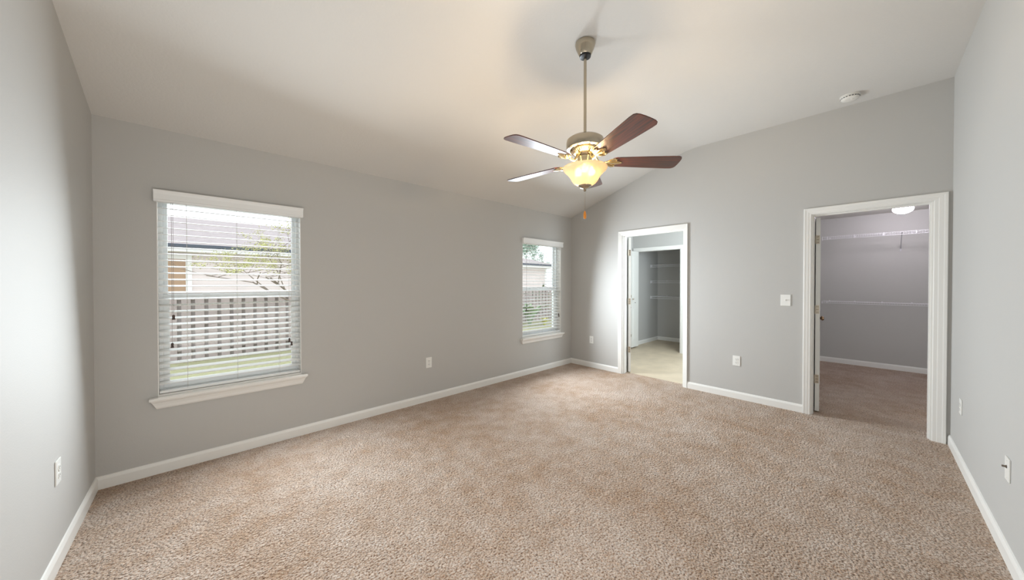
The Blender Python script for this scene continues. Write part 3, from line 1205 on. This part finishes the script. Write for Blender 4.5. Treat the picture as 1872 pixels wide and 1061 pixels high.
def tree(base, height, spread, label, leafm, seed, nleaf, lsize, depth=4, lean=(0, 0), group='trees outside the windows', name='tree', trunk_r=0.06):
    rnd = random.Random(seed)
    r = thing(name, base, label, 'tree', group)
    tb, br, lf = NB(), NB(), NB()
    tips = []

    def grow(p, d, L, rad, lev):
        q = p + d * L * 0.5 + Vector((rnd.uniform(-1, 1), rnd.uniform(-1, 1), 0)) * L * 0.06
        e2 = p + d * L
        tube(tb if lev == 0 else br, [p, q, e2], [rad, rad * 0.85, rad * 0.65], 7 if lev < 2 else 4)
        if lev >= depth:
            tips.append((p, e2))
            return
        for k in range(3 if lev < 2 else rnd.choice((2, 3))):
            nd = (d * 0.55 + Vector((rnd.gauss(0, spread), rnd.gauss(0, spread), rnd.uniform(0.0, 0.55)))).normalized()
            grow(p + d * L * rnd.uniform(0.6, 1.0), nd, L * rnd.uniform(0.62, 0.82), rad * 0.58, lev + 1)
    grow(Vector(base), Vector((lean[0], lean[1], 1)).normalized(), height * 0.36, trunk_r, 0)
    for i in range(nleaf):
        p, q = rnd.choice(tips)
        t = rnd.random()
        leaf(lf, p.lerp(q, t) + Vector([rnd.gauss(0, lsize * 0.8) for _ in range(3)]), lsize * rnd.uniform(0.6, 1.3), lsize * 0.5, rnd)
    obj('trunk', tb, M_BARK, r, True)
    obj('branches', br, M_BARK, r)
    obj('foliage', lf, leafm, r)
    return r


tree((2.35, 8.6, GZ), 3.9, 0.95, 'thin spring tree with pale new leaves behind the left-hand window', M_SPRING, 11, 6000, 0.036, 6, (-0.2, 0), trunk_r=0.035)
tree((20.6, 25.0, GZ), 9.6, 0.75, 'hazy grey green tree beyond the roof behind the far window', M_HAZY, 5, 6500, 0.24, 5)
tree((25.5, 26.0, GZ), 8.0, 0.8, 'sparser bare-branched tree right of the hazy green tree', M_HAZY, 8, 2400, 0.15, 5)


def strap_plant(base, n, L, W, label, m, seed, name, cat, group):
    """clump of long arching blades on stalks"""
    rnd = random.Random(seed)
    r = thing(name, base, label, cat, group)
    b, sb = NB(), NB()
    B = Vector(base)
    for k in range(n):
        a = 2 * math.pi * k / n + rnd.uniform(-0.3, 0.3)
        out = rnd.uniform(0.25, 0.75)
        H = L * rnd.uniform(0.55, 1.0)
        d = Vector((math.cos(a), math.sin(a), 0))
        p = [B + d * (0.03 + out * H * t ** 1.6) + Vector((0, 0, H * (t - 0.42 * out * t * t))) for t in (0, 0.25, 0.5)]
        tube(sb, p, [0.014, 0.011, 0.008], 6)
        s = Vector((-d.y, d.x, 0))
        prev = None
        for i in range(7):
            t = 0.5 + 0.5 * i / 6
            c = B + d * (0.03 + out * H * t ** 1.6) + Vector((0, 0, H * (t - 0.42 * out * t * t)))
            w = W * math.sin(math.pi * min(0.985, 0.06 + 0.94 * i / 6)) * 0.5
            row = [b.verts.new(c + s * w + Vector((0, 0, w * 0.3))), b.verts.new(c), b.verts.new(c - s * w + Vector((0, 0, w * 0.3)))]
            if prev:
                b.faces.new((prev[0], prev[1], row[1], row[0]))
                b.faces.new((prev[1], prev[2], row[2], row[1]))
            prev = row
    obj('leaves', b, m, r)
    obj('stalks', sb, m, r)
    return r


GP = 'garden plants by the fence'
strap_plant((10.15, 9.75, GZ), 22, 1.25, 0.20, 'broad-leaved green garden plant in front of the fence', M_GREEN, 2, 'garden_plant', 'plant', GP)
strap_plant((10.75, 9.5, GZ), 40, 0.42, 0.06, 'low yellow green tufted plant by the broad-leaved plant', M_YELLOW, 4, 'garden_plant', 'plant', GP)
strap_plant((12.9, 11.6, GZ), 18, 2.1, 0.16, 'tall palm-like plant rising above the fence top', M_GREEN, 9, 'palm_plant', 'plant', GP)
